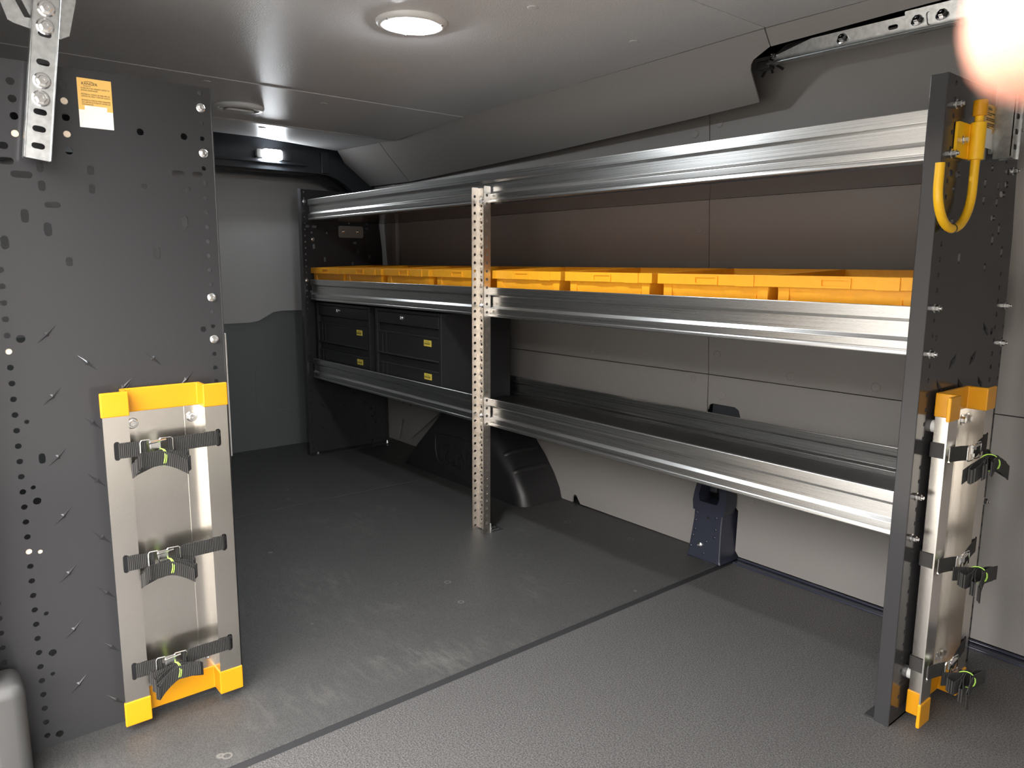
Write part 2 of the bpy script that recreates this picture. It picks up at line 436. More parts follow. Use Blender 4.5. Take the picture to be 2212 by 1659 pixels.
b = MB(); V, F = text2d('LEGEND', .118, .009, ex=.60); b.add(V, F, 0, lambda u, v, w: (-2.626 + u, 1.7555 + w, .068 + v * 1.15)); b.build('badge_lettering', 'black_plastic', wh, label='raised LEGEND lettering on black wheel box')
sh = [(-2.65, .185), (-2.655, .12), (-2.64, .075), (-2.58, .04), (-2.50, .025), (-2.42, .025), (-2.35, .04), (-2.30, .075), (-2.285, .12), (-2.29, .17), (-2.36, .19), (-2.46, .198), (-2.56, .195), (-2.65, .185)]
MB().tube([(x, 1.7565, z) for x, z in sh], .003, 6).build('badge_outline', 'black_plastic', wh, smooth=True)

# grey moulded lining piece behind the far end panel
V, F = fill2d([[(-3.32, .50), (-3.300, .028), (-3.243, .028), (-3.205, .138), (-3.143, .140), (-3.125, .052), (-2.822, .252), (-2.60, .42), (-2.60, .50)]] +
              [[(x, z), (x + .016, z + .006), (x + .066, z + .086), (x + .050, z + .08)] for x, z in ((-3.27, .22), (-3.20, .215), (-3.13, .215), (-3.06, .22), (-2.99, .235))], .006)
struct(MB().add(V, F, 0, lambda u, v, w: (u, 1.925 + w, v)).build('trim_2', 'grey_plastic', None, bevel=.002, seg=1))

# ---- ceiling panels (slightly falling towards the rear)
ceil = struct(empty('ceiling', (-1.3, 1.0, 1.46)))
def slab(name, q, mat, parent, th=.008, bevel=.002):
    V = [tuple(p) for p in q] + [(p[0], p[1], p[2] + th) for p in q]
    n = len(q); F = [tuple(range(n)), tuple(range(2 * n - 1, n - 1, -1))] + [(i, (i + 1) % n, n + (i + 1) % n, n + i) for i in range(n)]
    return MB().add(V, F).build(name, mat, parent, bevel=bevel, seg=2)
slab('ceiling_panel', [(.52, .05, 1.465), (.52, 1.632, 1.465), (-1.064, 1.640, 1.461), (-1.050, .05, 1.461)], 'ceiling_vinyl', ceil)
slab('ceiling_panel', [(-1.053, .05, 1.461), (-1.067, 1.640, 1.461), (-2.315, 1.674, 1.440), (-2.300, .05, 1.440)], 'ceiling_vinyl', ceil)
slab('ceiling_panel', [(-2.302, .05, 1.4385), (-2.317, 1.676, 1.4385), (-2.83, 1.690, 1.421), (-2.79, .05, 1.421)], 'ceiling_vinyl', ceil)
slab('ceiling_panel', [(-2.795, .05, 1.423), (-2.835, 1.690, 1.423), (-3.34, 1.672, 1.431), (-3.20, 1.25, 1.431), (-3.18, .05, 1.431)], 'ceiling_vinyl', ceil, bevel=.004)
MB().tube([(-2.792, .05, 1.4225), (-2.81, .8, 1.4225), (-2.832, 1.688, 1.4225)], .006, 10).build('edge_bead', 'ceiling_vinyl', ceil, smooth=True)
pc_ = MB(); pc_.lathe([(.0125, 0), (.0125, .0010), (.010, .0018), (.002, .0020)], 20); CPLUG, _ = pc_.mesh('plug', ['ceiling_vinyl'], centre=False)
for x, y, z in ((-1.302, 1.124, 1.457), (-1.326, 1.477, 1.4565), (-2.41, 1.167, 1.4345), (-2.45, 1.545, 1.4330), (-2.36, .772, 1.4362), (-.8, .7, 1.4622)):
    inst('plug', CPLUG, (x, y, z), ceil, TO_NZ)
for x, y, z in ((-2.93, 1.16, 1.4250),):
    inst('clip_hole_shade', HOLE_DISC, (x, y, z - .0005), ceil, TO_NZ, (2.2, 3.4, 1))  # same dark disc, painted shade where no slot is cut
struct(MB().box(-3.7, .62, .0, 2.06, 1.50, 1.53).build('roof_skin', 'frame_paint'))

# sloped cove panels between ceiling and wall
cove = struct(empty('trim_3', (-1.3, 1.75, 1.38)))
CO = lambda u, s, w: (u, 1.645 + .811 * s + .5854 * w, 1.4565 - .5854 * s + .811 * w)
def cove_panel(pts):
    V, F = fill2d([[(x, (y - 1.645) / .811) for x, y in pts]], .004)
    MB().add(V, F, 0, lambda u, s, w: CO(u, s, w + .003)).build('cove_panel', 'liner', cove, bevel=.001, seg=1)
cove_panel([(-2.958, 1.684), (-1.069, 1.641), (-1.078, 1.683), (-1.114, 1.696), (-1.135, 1.704), (-1.149, 1.715), (-1.158, 1.728), (-1.163, 1.744), (-1.183, 1.813), (-1.4, 1.825), (-2.017, 1.853), (-2.56, 1.871), (-3.042, 1.886), (-2.985, 1.735)])
cove_panel([(-1.066, 1.641), (.52, 1.630), (.52, 1.662), (-.72, 1.674), (-1.075, 1.683)])
cove_panel([(-2.962, 1.684), (-2.990, 1.735), (-3.047, 1.886), (-3.52, 1.878), (-3.36, 1.70), (-3.34, 1.676)])

# ---- rear: door frame, doors with upper liner and lower moulded trim
fr = struct(empty('door_1', (-3.5, 1.0, 0)))
V, F = fill2d([[(.02, -.05), (2.05, -.05), (2.05, 1.52), (.02, 1.52)], rrect(.18, -.40, 1.865, 1.328, .26, 8)], .10)
MB().add(V, F, 0, lambda u, v, w: (-3.45 + w, u, v)).build('door_frame', 'frame_paint', fr, bevel=.012, seg=3)
V, F = fill2d([rrect(.19, -.40, 1.86, 1.318, .255, 8), rrect(.205, -.40, 1.845, 1.303, .25, 8)], .05)
MB().add(V, F, 0, lambda u, v, w: (-3.47 + w, u, v)).build('door_seal', 'wire_black', fr, bevel=.004)
MB().box(-3.398, -3.385, .1, 1.55, 1.355, 1.362).build('frame_bead', 'frame_paint', fr, bevel=.002)
MB().box(-3.398, -3.388, 1.62, 1.66, 1.33, 1.43).build('frame_clip', 'frame_paint', fr, bevel=.002)
V, F = fill2d([[(.05, .60), (1.178, .626), (1.309, .627), (1.35, .634), (1.39, .655), (1.426, .674), (1.47, .679), (2.0, .675), (2.0, 1.45), (.05, 1.45)]], .006)
MB().add(V, F, 0, lambda u, v, w: (-3.566 + w, u, v)).build('door_liner', 'door_liner', fr, bevel=.002, seg=1)
MB().box(-3.62, -3.572, .05, 2.03, -.05, 1.5).build('door_skin', 'door_plastic', fr)
V, F = fill2d([rrect(1.32, .16, 1.86, .46, .10, 6), rrect(1.345, .185, 1.84, .43, .085, 6)], .008)
MB().add(V, F, 0, lambda u, v, w: (-3.569 + w, u, v)).build('door_pocket_rim', 'door_plastic', fr, bevel=.004, seg=3)
V, F = fill2d([rrect(.22, .05, 1.95, .56, .12, 6)], .006)
MB().add(V, F, 0, lambda u, v, w: (-3.5715 + w, u, v)).build('door_lower_trim', 'door_plastic', fr, bevel=.003)

# ---- near side wall with the sliding door opening the photograph is taken through, and an unseen front bulkhead added to give daylight
nw = struct(empty('wall_near', (-1.5, .06, 0)))
V, F = fill2d([[(-3.7, -.30), (.60, -.30), (.60, 1.53), (-3.7, 1.53)], rrect(-1.47, -.02, .40, 1.36, .10, 5)], .05)
MB().add(V, F, 0, lambda u, v, w: (u, .045 + w, v)).build('side_panel', 'liner', nw, bevel=.006)
struct(MB().box(.52, .56, .02, 2.06, -.05, 1.53).build('wall_front', 'partition_grey'))
# rounded grey pillar foot trim by the door opening
b = MB(); b.box(-1.535, -1.44, .045, .112, 0, .196)
struct(b.build('trim_4', 'pillar_plastic', None, bevel=.022, seg=5))

# ================================================================== SHELVING END PANELS (one design, u = distance from the front edge)
P = .0281
FRONT_COL = [1.2324 - P * i for i in range(44)]
REAR_COL = [.8956 - P * i for i in range(32)]
ROUND = [(.022, z, .0045) for z in FRONT_COL] + [(.3703, z, .0052) for z in REAR_COL] + [(.424, .8956 - P * (i + 1), .0045) for i in range(31)]
ROUND += [(.354, .6284, .004), (.354, .5075, .004), (.350, .4812, .0068), (.353, .3856, .004), (.353, .2651, .004), (.349, .1858, .0068), (.352, .1439, .004), (.3505, .020, .0068), (.351, .7761, .0072), (.0412, .7778, .0058),
          (.3304, 1.2083, .0065), (.3299, 1.1805, .0065), (.3294, 1.1525, .0065), (.3304, 1.1242, .0065), (.2528, 1.2149, .0065), (.2529, 1.1873, .0065), (.2526, 1.1596, .0065), (.2527, 1.1316, .0065), (.2522, 1.103, .0065),
          (.1331, 1.1483, .0065), (.0556, 1.1483, .0065), (.1327, 1.0506, .0055), (.0553, 1.0508, .0055)]
SLOTS = [(.3487, 1.1026, .0142, .012), (.347, 1.0777, .0228, .0121), (.3268, 1.057, .0321, .0116), (.2986, 1.0715, .0104, .0176), (.2983, 1.04, .0108, .0186), (.2845, 1.0083, .0249, .0106), (.3276, .9875, .0118, .0238),
         (.2205, 1.072, .0107, .0176), (.2205, 1.0399, .0108, .0177), (.0701, 1.0781, .0246, .0115), (.0348, 1.0786, .0203, .0117), (.295, .9659, .0122, .0243), (.3602, .9419, .0119, .0236), (.2665, .9099, .0109, .0171), (.064, .9876, .012, .0243), (.1185, .9278, .0115, .024), (.3362, .5583, .0107, .0197)]
DIAM = []
for r in range(7):
    zz = .782 - .1122 * r
    DIAM += [(.312, zz, 1), (.194, zz - .0562 * 0 - .0 if r else zz - .106, 1), (.252, zz - .0555, -1), (.139, zz - .0555, -1), (.08, zz - .1015, 1)]
DIAM = [(u, z, s) for u, z, s in DIAM if z > .02]

def end_panel(parent, x, y_of, sgn, dep_top, dep_bot, bolts, skip=(), flange=.030, ext0=0.0, dsign=1, thick=.003):
    """plate whose visible face looks towards +x at x; sgn = direction of the stiffening flange along x"""
    y0 = y_of(0) if ext0 == 0 else ext0
    yin = y0 + (.0006 if y_of(1) > y_of(0) else -.0006)
    pts = [(yin, 0), (y_of(dep_bot), 0), (y_of(dep_bot), .72), (y_of((dep_bot + dep_top) / 2 + .012), .98), (y_of(dep_top), 1.243), (yin, 1.245)]
    holes = [circ(y_of(u), z, r, 10) for u, z, r in ROUND if u < dep_top - .01 or z < .8] + [slot(y_of(u), z, w, h) for u, z, w, h in SLOTS]
    V, F = fill2d([pts] + holes, thick)
    plate = MB().add(V, F, 0, lambda a, b, w: (x - thick / 2 + w, a, b)).build('end_panel', 'black_powder', parent)
    fy = sorted((y0, y0 + (.004 if y_of(1) > y_of(0) else -.004)))
    fx = sorted((x, x + sgn * flange)) if sgn > 0 else sorted((x + .0003, x + sgn * flange))
    MB().box(fx[0], fx[1], fy[0], fy[1], 0, 1.245).build('front_flange', 'black_powder', plate, bevel=.0018, seg=3)
    for u, z in bolts: inst('bolt', BOLT, (x, y_of(u), z), plate, TO_PX)
    for u, z, s_ in DIAM:
        if (u, round(z, 3)) in skip: continue
        d = 1 if y_of(1) > y_of(0) else -1
        inst('tread_diamond', DIAMOND, (x + .0001, y_of(u), z), plate, (Matrix.Rotation(R_(45 * s_ * -d * dsign + 90 * 0), 3, 'X') @ Matrix(((0, 0, 1), (1, 0, 0), (0, 1, 0)))).to_euler())
    return plate

RANGER_LINES = ['SCAN ME FOR WEIGHT LIMITS TO', 'AVOID DAMAGES', None, 'ESCANEA EL CODIGO QR PARA VER LOS', 'LIMITES DE PESO Y EVITAR DANOS', None, 'SCANNEZ LE CODE QR POUR CONNAITRE', 'LES LIMITES DE POIDS ET EVITER LES', 'DOMMAGES']
def sticker(parent, tf, w, h):
    """label in local (0..w, 0..h); the square code itself is left blank"""
    b = MB(); V, F = fill2d([[(0, 0), (w, 0), (w, h), (0, h)]], .0006); b.add(V, F, 1, tf)
    V, F = fill2d([[(0, h * .36), (w * .17, h * .36), (w * .17, h * .45), (w * .83, h * .45), (w * .83, h * .36), (w, h * .36), (w, h), (0, h)]], .0003); b.add(V, F, 0, lambda u, v, q: tf(u, v, q + .0006))
    V, F = text2d('RANGER', h * .075, .0002, 1.05); b.add(V, F, 2, lambda u, v, q: tf(u + w * .12, v + h * .865, q + .0010))
    sw = [(w * (.20 + .28 * i / 8), h * (.925 + .018 * math.sin(math.pi * i / 8))) for i in range(9)]
    V, F = fill2d([sw + [(u, v - .0007) for u, v in reversed(sw)]], .0002); b.add(V, F, 2, lambda u, v, q: tf(u, v, q + .0010))
    V, F = fill2d([[(w * .18, h * .838), (w * .40, h * .838), (w * .40, h * .845), (w * .18, h * .845)]], .0002); b.add(V, F, 2, lambda u, v, q: tf(u, v, q + .0010))
    y = h * .785
    for ln in RANGER_LINES:
        if ln:
            V, F = text2d(ln, h * .040, .0002, 1.0)
            mx = max(v[0] for v in V); k = min(1.0, w * .84 / mx)
            b.add(V, F, 2, lambda u, v, q, y=y, k=k: tf(w * .10 + u * k, y + v, q + .0010)); y -= h * .043
        else: y -= h * .034
    return b.build('sticker', ['sticker_yellow', 'sticker_white', 'print_black'], parent, label='yellow and white instruction sticker with black print')

# ---- near side end panel (left of the picture)
lp = tag(empty('shelf_end_panel', (-1.553, .30, 0)), 'tall black perforated steel end panel at left with yellow sticker near its top', 'end panel')
YL = lambda u: .516 - u
plL = end_panel(lp, -1.553, YL, -1, .44, .44, [(.022, 1.2052), (.0215, 1.1205), (.0214, .8407), (.0211, .7564)])
sticker(plL, lambda u, v, q: (-1.5530 + .0006 + q, .2845 + u + (v - .083) * .003, 1.146 + v), .0545, .0838)
MB().box(-1.5592, -1.5562, .5165, .5205, .508, .767).build('edge_strip', 'zinc', lp, bevel=.0006, seg=1)
pc = MB(); pc.lathe([(.0058, -.004), (.0058, -.002)], 12); CP, _ = pc.mesh('hole_light_disc', ['pale_hole_light'], centre=False)  # pale discs painted as the brightness showing through some holes
for u, z in ((.2529, 1.1873), (.2527, 1.1316), (.3304, 1.1242), (.3703, .7551), (.3703, .3898), (.353, .3856)):
    inst('hole_light_disc', CP, (-1.553, YL(u), z), plL, TO_PX)

# ---- far side shelving unit
su = tag(empty('shelving_unit', (-1.95, 1.66, 0)), 'long three-tier shelving unit with bright aluminium lips along the far wall', 'shelving')
YR = lambda u: 1.471 + .91 * u
prR = end_panel(su, -.577, YR, -1, .382, .431, [], ext0=1.455, thick=.0045)
for y, z in ((1.4987, 1.197), (1.4971, 1.1116), (1.4863, .8343), (1.485, .749), (1.4875, .4722), (1.4819, .3903), (1.8073, 1.1856), (1.8136, 1.1062), (1.853, .8284), (1.853, .7477), (1.853, .3905)):
    inst('bolt', NUT, (-.577, y, z), prR, TO_PX)
sticker(prR, lambda u, v, q: (-.577 + .0006 + q, 1.634 + u, 1.137 + v), .050, .080)
YF = lambda u: 1.478 + .98 * u
plF = end_panel(su, -3.333, YF, 1, .40, .44, [(.022, 1.19), (.022, .83), (.06, 1.02)], ext0=1.470)
fp = MB(); V, F = fill2d([rrect(1.660, 1.031, 1.790, 1.086, .010)], .004); fp.add(V, F, 0, lambda u, v, w: (-3.318 + w, u, v)); fpo = fp.build('backing_plate', 'grey_plastic', plF, bevel=.001, seg=1)
MB().box(-3.333, -3.320, 1.69, 1.76, 1.045, 1.072).build('spacer_block', 'black_powder', plF)
for y in (1.685, 1.760): inst('bolt', NUT, (-3.316, y, 1.060), plF, TO_PX)
for y, z in ((1.49, .0), (1.87, .0)):
    inst('foot_bolt', BOLT, (-3.300, y + .02, .004), plF)
MB().box(-3.333, -3.283, 1.474, 1.90, 0, .004).build('foot_flange', 'black_powder', plF)
MB().box(-.627, -.577, 1.459, 1.86, 0, .004).build('foot_flange', 'black_powder', prR)

# lip profile: (y offset towards the room is negative, z from the lip's bottom), sheet thickness behind it
def lip_profile(h, flip=1):
    o = [(0, h), (-.001, h - .0015), (-.001, h * .745), (.0055, h * .685), (.0055, h * .375), (-.001, h * .285), (-.001, h * .135), (.0008, h * .12), (.0008, h * .10), (-.001, h * .09), (-.0018, h * .03), (-.0005, 0)]
    back = [(.014, 0), (.014, .003), (.0025, .004), (.0025, h * .26), (.009, h * .36), (.009, h * .70), (.0025, h * .76), (.0025, h - .006), (.008, h - .006), (.008, h)]
    return [(a * flip, b) for a, b in o + back]
X0, X1 = -3.301, -.6075
def shelf(zb, h, zd, first):
    sh = MB(); sh.box(X0, X1, 1.512, 1.870, zd - .004, zd)
    deck = sh.build('shelf_deck', 'deck_liner', su)
    p = [(1.503 + a, zb + b) for a, b in lip_profile(h)]
    MB().prism(p, X0, X1, 'x').build('front_lip', 'aluminium', deck, bevel=.0008, seg=2, angle=25)
    p = [(1.862 + a, zd - .012 + b) for a, b in lip_profile(h * .94)]
    MB().prism(p, X0, X1, 'x').build('back_lip', 'aluminium', deck, bevel=.0008, seg=2, angle=25)
    MB().box(X0, X1, 1.512, 1.872, zd - .012, zd - .006).build('deck_pan', 'black_powder', deck)
    return deck
shelf(.3755, .0925, .398, True); shelf(.740, .0957, .756, False); shelf(1.104, .093, 1.112, False)

# perforated upright post: channel open to the room
post_h = 1.155
zs = [.0135 + .0265 * i for i in range(43)]
def flange_plate(loops, tf, b): V, F = fill2d(loops, .0022); b.add(V, F, 0, tf)
b = MB()
fl = [rrect(1.476, 0, 1.503, post_h, .004)] + [circ(1.488, z, .0049, 10) for z in zs]
flange_plate(fl, lambda u, v, w: (-2.004 + w, u, v), b); flange_plate(fl, lambda u, v, w: (-1.939 + w, u, v), b)
we = [[(-2.004, 0.004), (-1.939, .004), (-1.939, post_h - .002), (-2.004, post_h - .002)]] + [circ(-1.983, z - .004, .0046, 10) for z in zs] + [circ(-1.987, z + .0085, .0026, 8) for z in zs[:-1]]
flange_plate(we, lambda u, v, w: (u, 1.5015 + w, v), b)
post = b.build('upright_post', 'post_steel', su)
for z in (.405, .775, 1.11): inst('bolt', BOLT, (-1.982, 1.500, z), post, TO_NY)
V, F = fill2d([rrect(-1.985, 1.503, -1.935, 1.560, .003), slot(-1.968, 1.538, .009, .026), slot(-1.950, 1.538, .009, .026)], .003)
b = MB().add(V, F, 0, lambda u, v, w: (u, v, .0015 + w)); b.box(-1.985, -1.935, 1.503, 1.506, 0, .035)
b.build('floor_bracket', 'galvanised', post, bevel=.0008, seg=1)
inst('bolt', BOLT, (-1.958, 1.520, .003), post)

# ================================================================== BINS on the middle shelf
def make_bin():
    W2, D, H = .163, .330, .133
    root = empty('storage_bin', (0, 0, 0))
    b = MB(); t = .003
    def ring(inset, z, y0, y1): return [(-W2 + inset, y0, z), (W2 - inset, y0, z), (W2 - inset, y1, z), (-W2 + inset, y1, z)]
    outer = [ring(.026, 0, .026, D - .02), ring(.020, .02, .020, D - .014), ring(.012, H - .026, .010, D - .006)]
    inner = [ring(.029, .004, .029, D - .023), ring(.015, H - .024, .013, D - .009)]
    V = [p for r in outer for p in r] + [p for r in inner for p in r]
    F = [(3, 2, 1, 0)] + [(i * 4 + k, i * 4 + (k + 1) % 4, i * 4 + 4 + (k + 1) % 4, i * 4 + 4 + k) for i in range(2) for k in range(4)]
    F += [(8 + k, 8 + (k + 1) % 4, 16 + (k + 1) % 4, 16 + k) for k in range(4)]
    F += [(16 + k, 16 + (k + 1) % 4, 12 + (k + 1) % 4, 12 + k) for k in range(4)] + [(12, 13, 14, 15)]
    b.add(V, F)
    # corner posts and gussets on the front face
    for s_ in (-1, 1):
        b.prism([(s_ * (W2 - .014), .009), (s_ * (W2 - .040), .009), (s_ * (W2 - .044), .018), (s_ * (W2 - .016), .024)], .02, H - .024, 'z')
        V = [(s_ * (W2 - .044), .0105, H - .045), (s_ * (W2 - .044), .012, .030), (s_ * (W2 - .105), .019, .030), (s_ * (W2 - .044), .020, H - .045), (s_ * (W2 - .044), .022, .030), (s_ * (W2 - .105), .022, .030)]
        b.add(V, [(0, 1, 2), (5, 4, 3), (0, 3, 4, 1), (1, 4, 5, 2), (2, 5, 3, 0)])
    b.build('bin_body', 'bin_plastic', root)
    # rim band, back a little higher than the front
    r = MB()
    V = []
    for o, dz in ((0, 0), (.0045, 0)):
        for z0 in (-.026, 0):
            V += [(-W2 + o, o, H + z0), (W2 - o, o, H + z0), (W2 - o, D - o, H + z0 + (.013 if z0 == 0 else 0)), (-W2 + o, D - o, H + z0 + (.013 if z0 == 0 else 0))]
    F = []
    for k in range(4):
        n = (k + 1) % 4
        F += [(k, n, 4 + n, 4 + k), (8 + n, 8 + k, 12 + k, 12 + n), (4 + k, 4 + n, 12 + n, 12 + k), (n, k, 8 + k, 8 + n)]
    r.add(V, F)
    r.box(.070, .118, -.0025, .001, H - .027, H - .0005)
    r.build('bin_rim', 'bin_plastic', root, bevel=.001, seg=2)
    l = MB(); V, F = fill2d([rrect(-.048, H - .025, .020, H - .004, .001), rrect(-.043, H - .021, .015, H - .008, .001)], .004)
    l.add(V, F, 0, lambda u, v, w: (u, -.0008 + w, v)); l.build('label_holder', 'bin_plastic', root, bevel=.0006, seg=1)
    d = MB(); d.box(-W2 + .02, W2 - .02, D * .55, D * .55 + .003, .006, H - .004); d.build('divider', 'bin_plastic', root)
    return root
def children(o): return [c for c in COL.objects if c.parent == o]
def copy_tree(o, parent=None):
    c = o.copy(); COL.objects.link(c); c.parent = parent
    for ch in children(o): copy_tree(ch, c)
    return c
BX = [-3.1655, -2.838, -2.490, -2.136, -1.787, -1.442, -1.097, -.773]
ORD = ['at the rear end of the row above the first drawer cabinet', 'second from the rear end of the row', 'third from the rear end of the row', 'just rearward of the upright post', 'just forward of the upright post', 'third from the near end of the row', 'second from the near end of the row', 'nearest in the row beside the black end panel']
bin0 = make_bin()
for i, x in enumerate(BX):
    o = bin0 if i == 0 else copy_tree(bin0)
    o.location = (x, 1.519, .7565)
    tag(o, 'yellow open storage bin ' + ORD[i], 'storage bin', 'yellow bins on the middle shelf')

# ================================================================== DRAWER CABINETS on the lower shelf
def make_cabinet(x0, x1, label):
    root = tag(empty('drawer_cabinet', ((x0 + x1) / 2, 1.68, .3985)), label, 'drawer cabinet', 'black drawer cabinets on the lower shelf')
    zb, zt, yf, yb = .3985, .732, 1.520, 1.845
    b = MB(); b.box(x0, x1, yf + .020, yb, zb, zt); b.box(x0, x0 + .016, yf, yf + .022, zb, zt); b.box(x1 - .016, x1, yf, yf + .022, zb, zt); b.box(x0 + .016, x1 - .016, yf, yf + .022, zt - .012, zt); b.box(x0 + .016, x1 - .016, yf, yf + .022, zb, zb + .02)
    b.build('cabinet_body', 'black_cabinet', root, bevel=.0015, seg=2)
    lkb = MB().box(x0 + .017, x1 - .017, yf + .001, yf + .018, zt - .058, zt - .013).build('lock_rail', 'black_cabinet', root, bevel=.002)
    lk = MB(); xc = x0 + (x1 - x0) * .44
    lk.lathe([(.0105, 0), (.0105, .003), (.008, .006), (.003, .0065)], 18, 0, lambda a, c, h: (xc + a, yf + .001 - h, zt - .030 + c)); lk.box(xc - .001, xc + .001, yf - .0060, yf - .0054, zt - .035, zt - .025)
    lk.build('lock', 'zinc', lkb, smooth=False)
    dz = (zt - .060 - zb - .022) / 2
    for i in range(2):
        z1 = zt - .060 - i * dz; z0 = z1 - dz + .003
        d = MB(); d.box(x0 + .018, x1 - .018, yf + .003, yf + .018, z0, z1 - .030); d.box(x0 + .018, x1 - .018, yf + .012, yf + .020, z1 - .032, z1 - .002)
        d.box(x0 + .018, x1 - .018, yf + .001, yf + .006, z1 - .036, z1 - .030)
        for xx in (x0 + .018, x0 + .055, x0 + .085): d.box(xx, xx + .004, yf + .0005, yf + .004, z0 + .004, z1 - .036)
        d.box(x0 + .018, x1 - .018, yf - .0005, yf + .004, z0, z0 + .006)
        dr = d.build('drawer', 'black_cabinet', root, bevel=.001, seg=2)
        pl = MB(); px = x1 - .118; V, F = fill2d([rrect(0, 0, .050, .023, .0015)], .0012); pz = z1 - .066
        pl.add(V, F, 0, lambda u, v, w: (px + u, yf + .0022 + w * -1, pz + v))
        V, F = text2d('RANGER', .0105, .0004, .95); pl.add(V, F, 1, lambda u, v, w: (px + .003 + u, yf + .0014 - w, pz + .006 + v))
        sw = [(.010 + .026 * k / 6, .0165 + .002 * math.sin(math.pi * k / 6)) for k in range(7)]
        V, F = fill2d([sw + [(u, v - .001) for u, v in reversed(sw)]], .0004); pl.add(V, F, 1, lambda u, v, w: (px + u, yf + .0014 - w, pz + v))
        pl.build('name_plate', ['logo_yellow', 'print_black'], dr, label='small yellow plate lettered RANGER')
    return root
make_cabinet(-3.288, -2.782, 'black two-drawer cabinet at the rear end of the lower shelf')
make_cabinet(-2.735, -2.252, 'black two-drawer cabinet next to the upright post with its side panel showing')

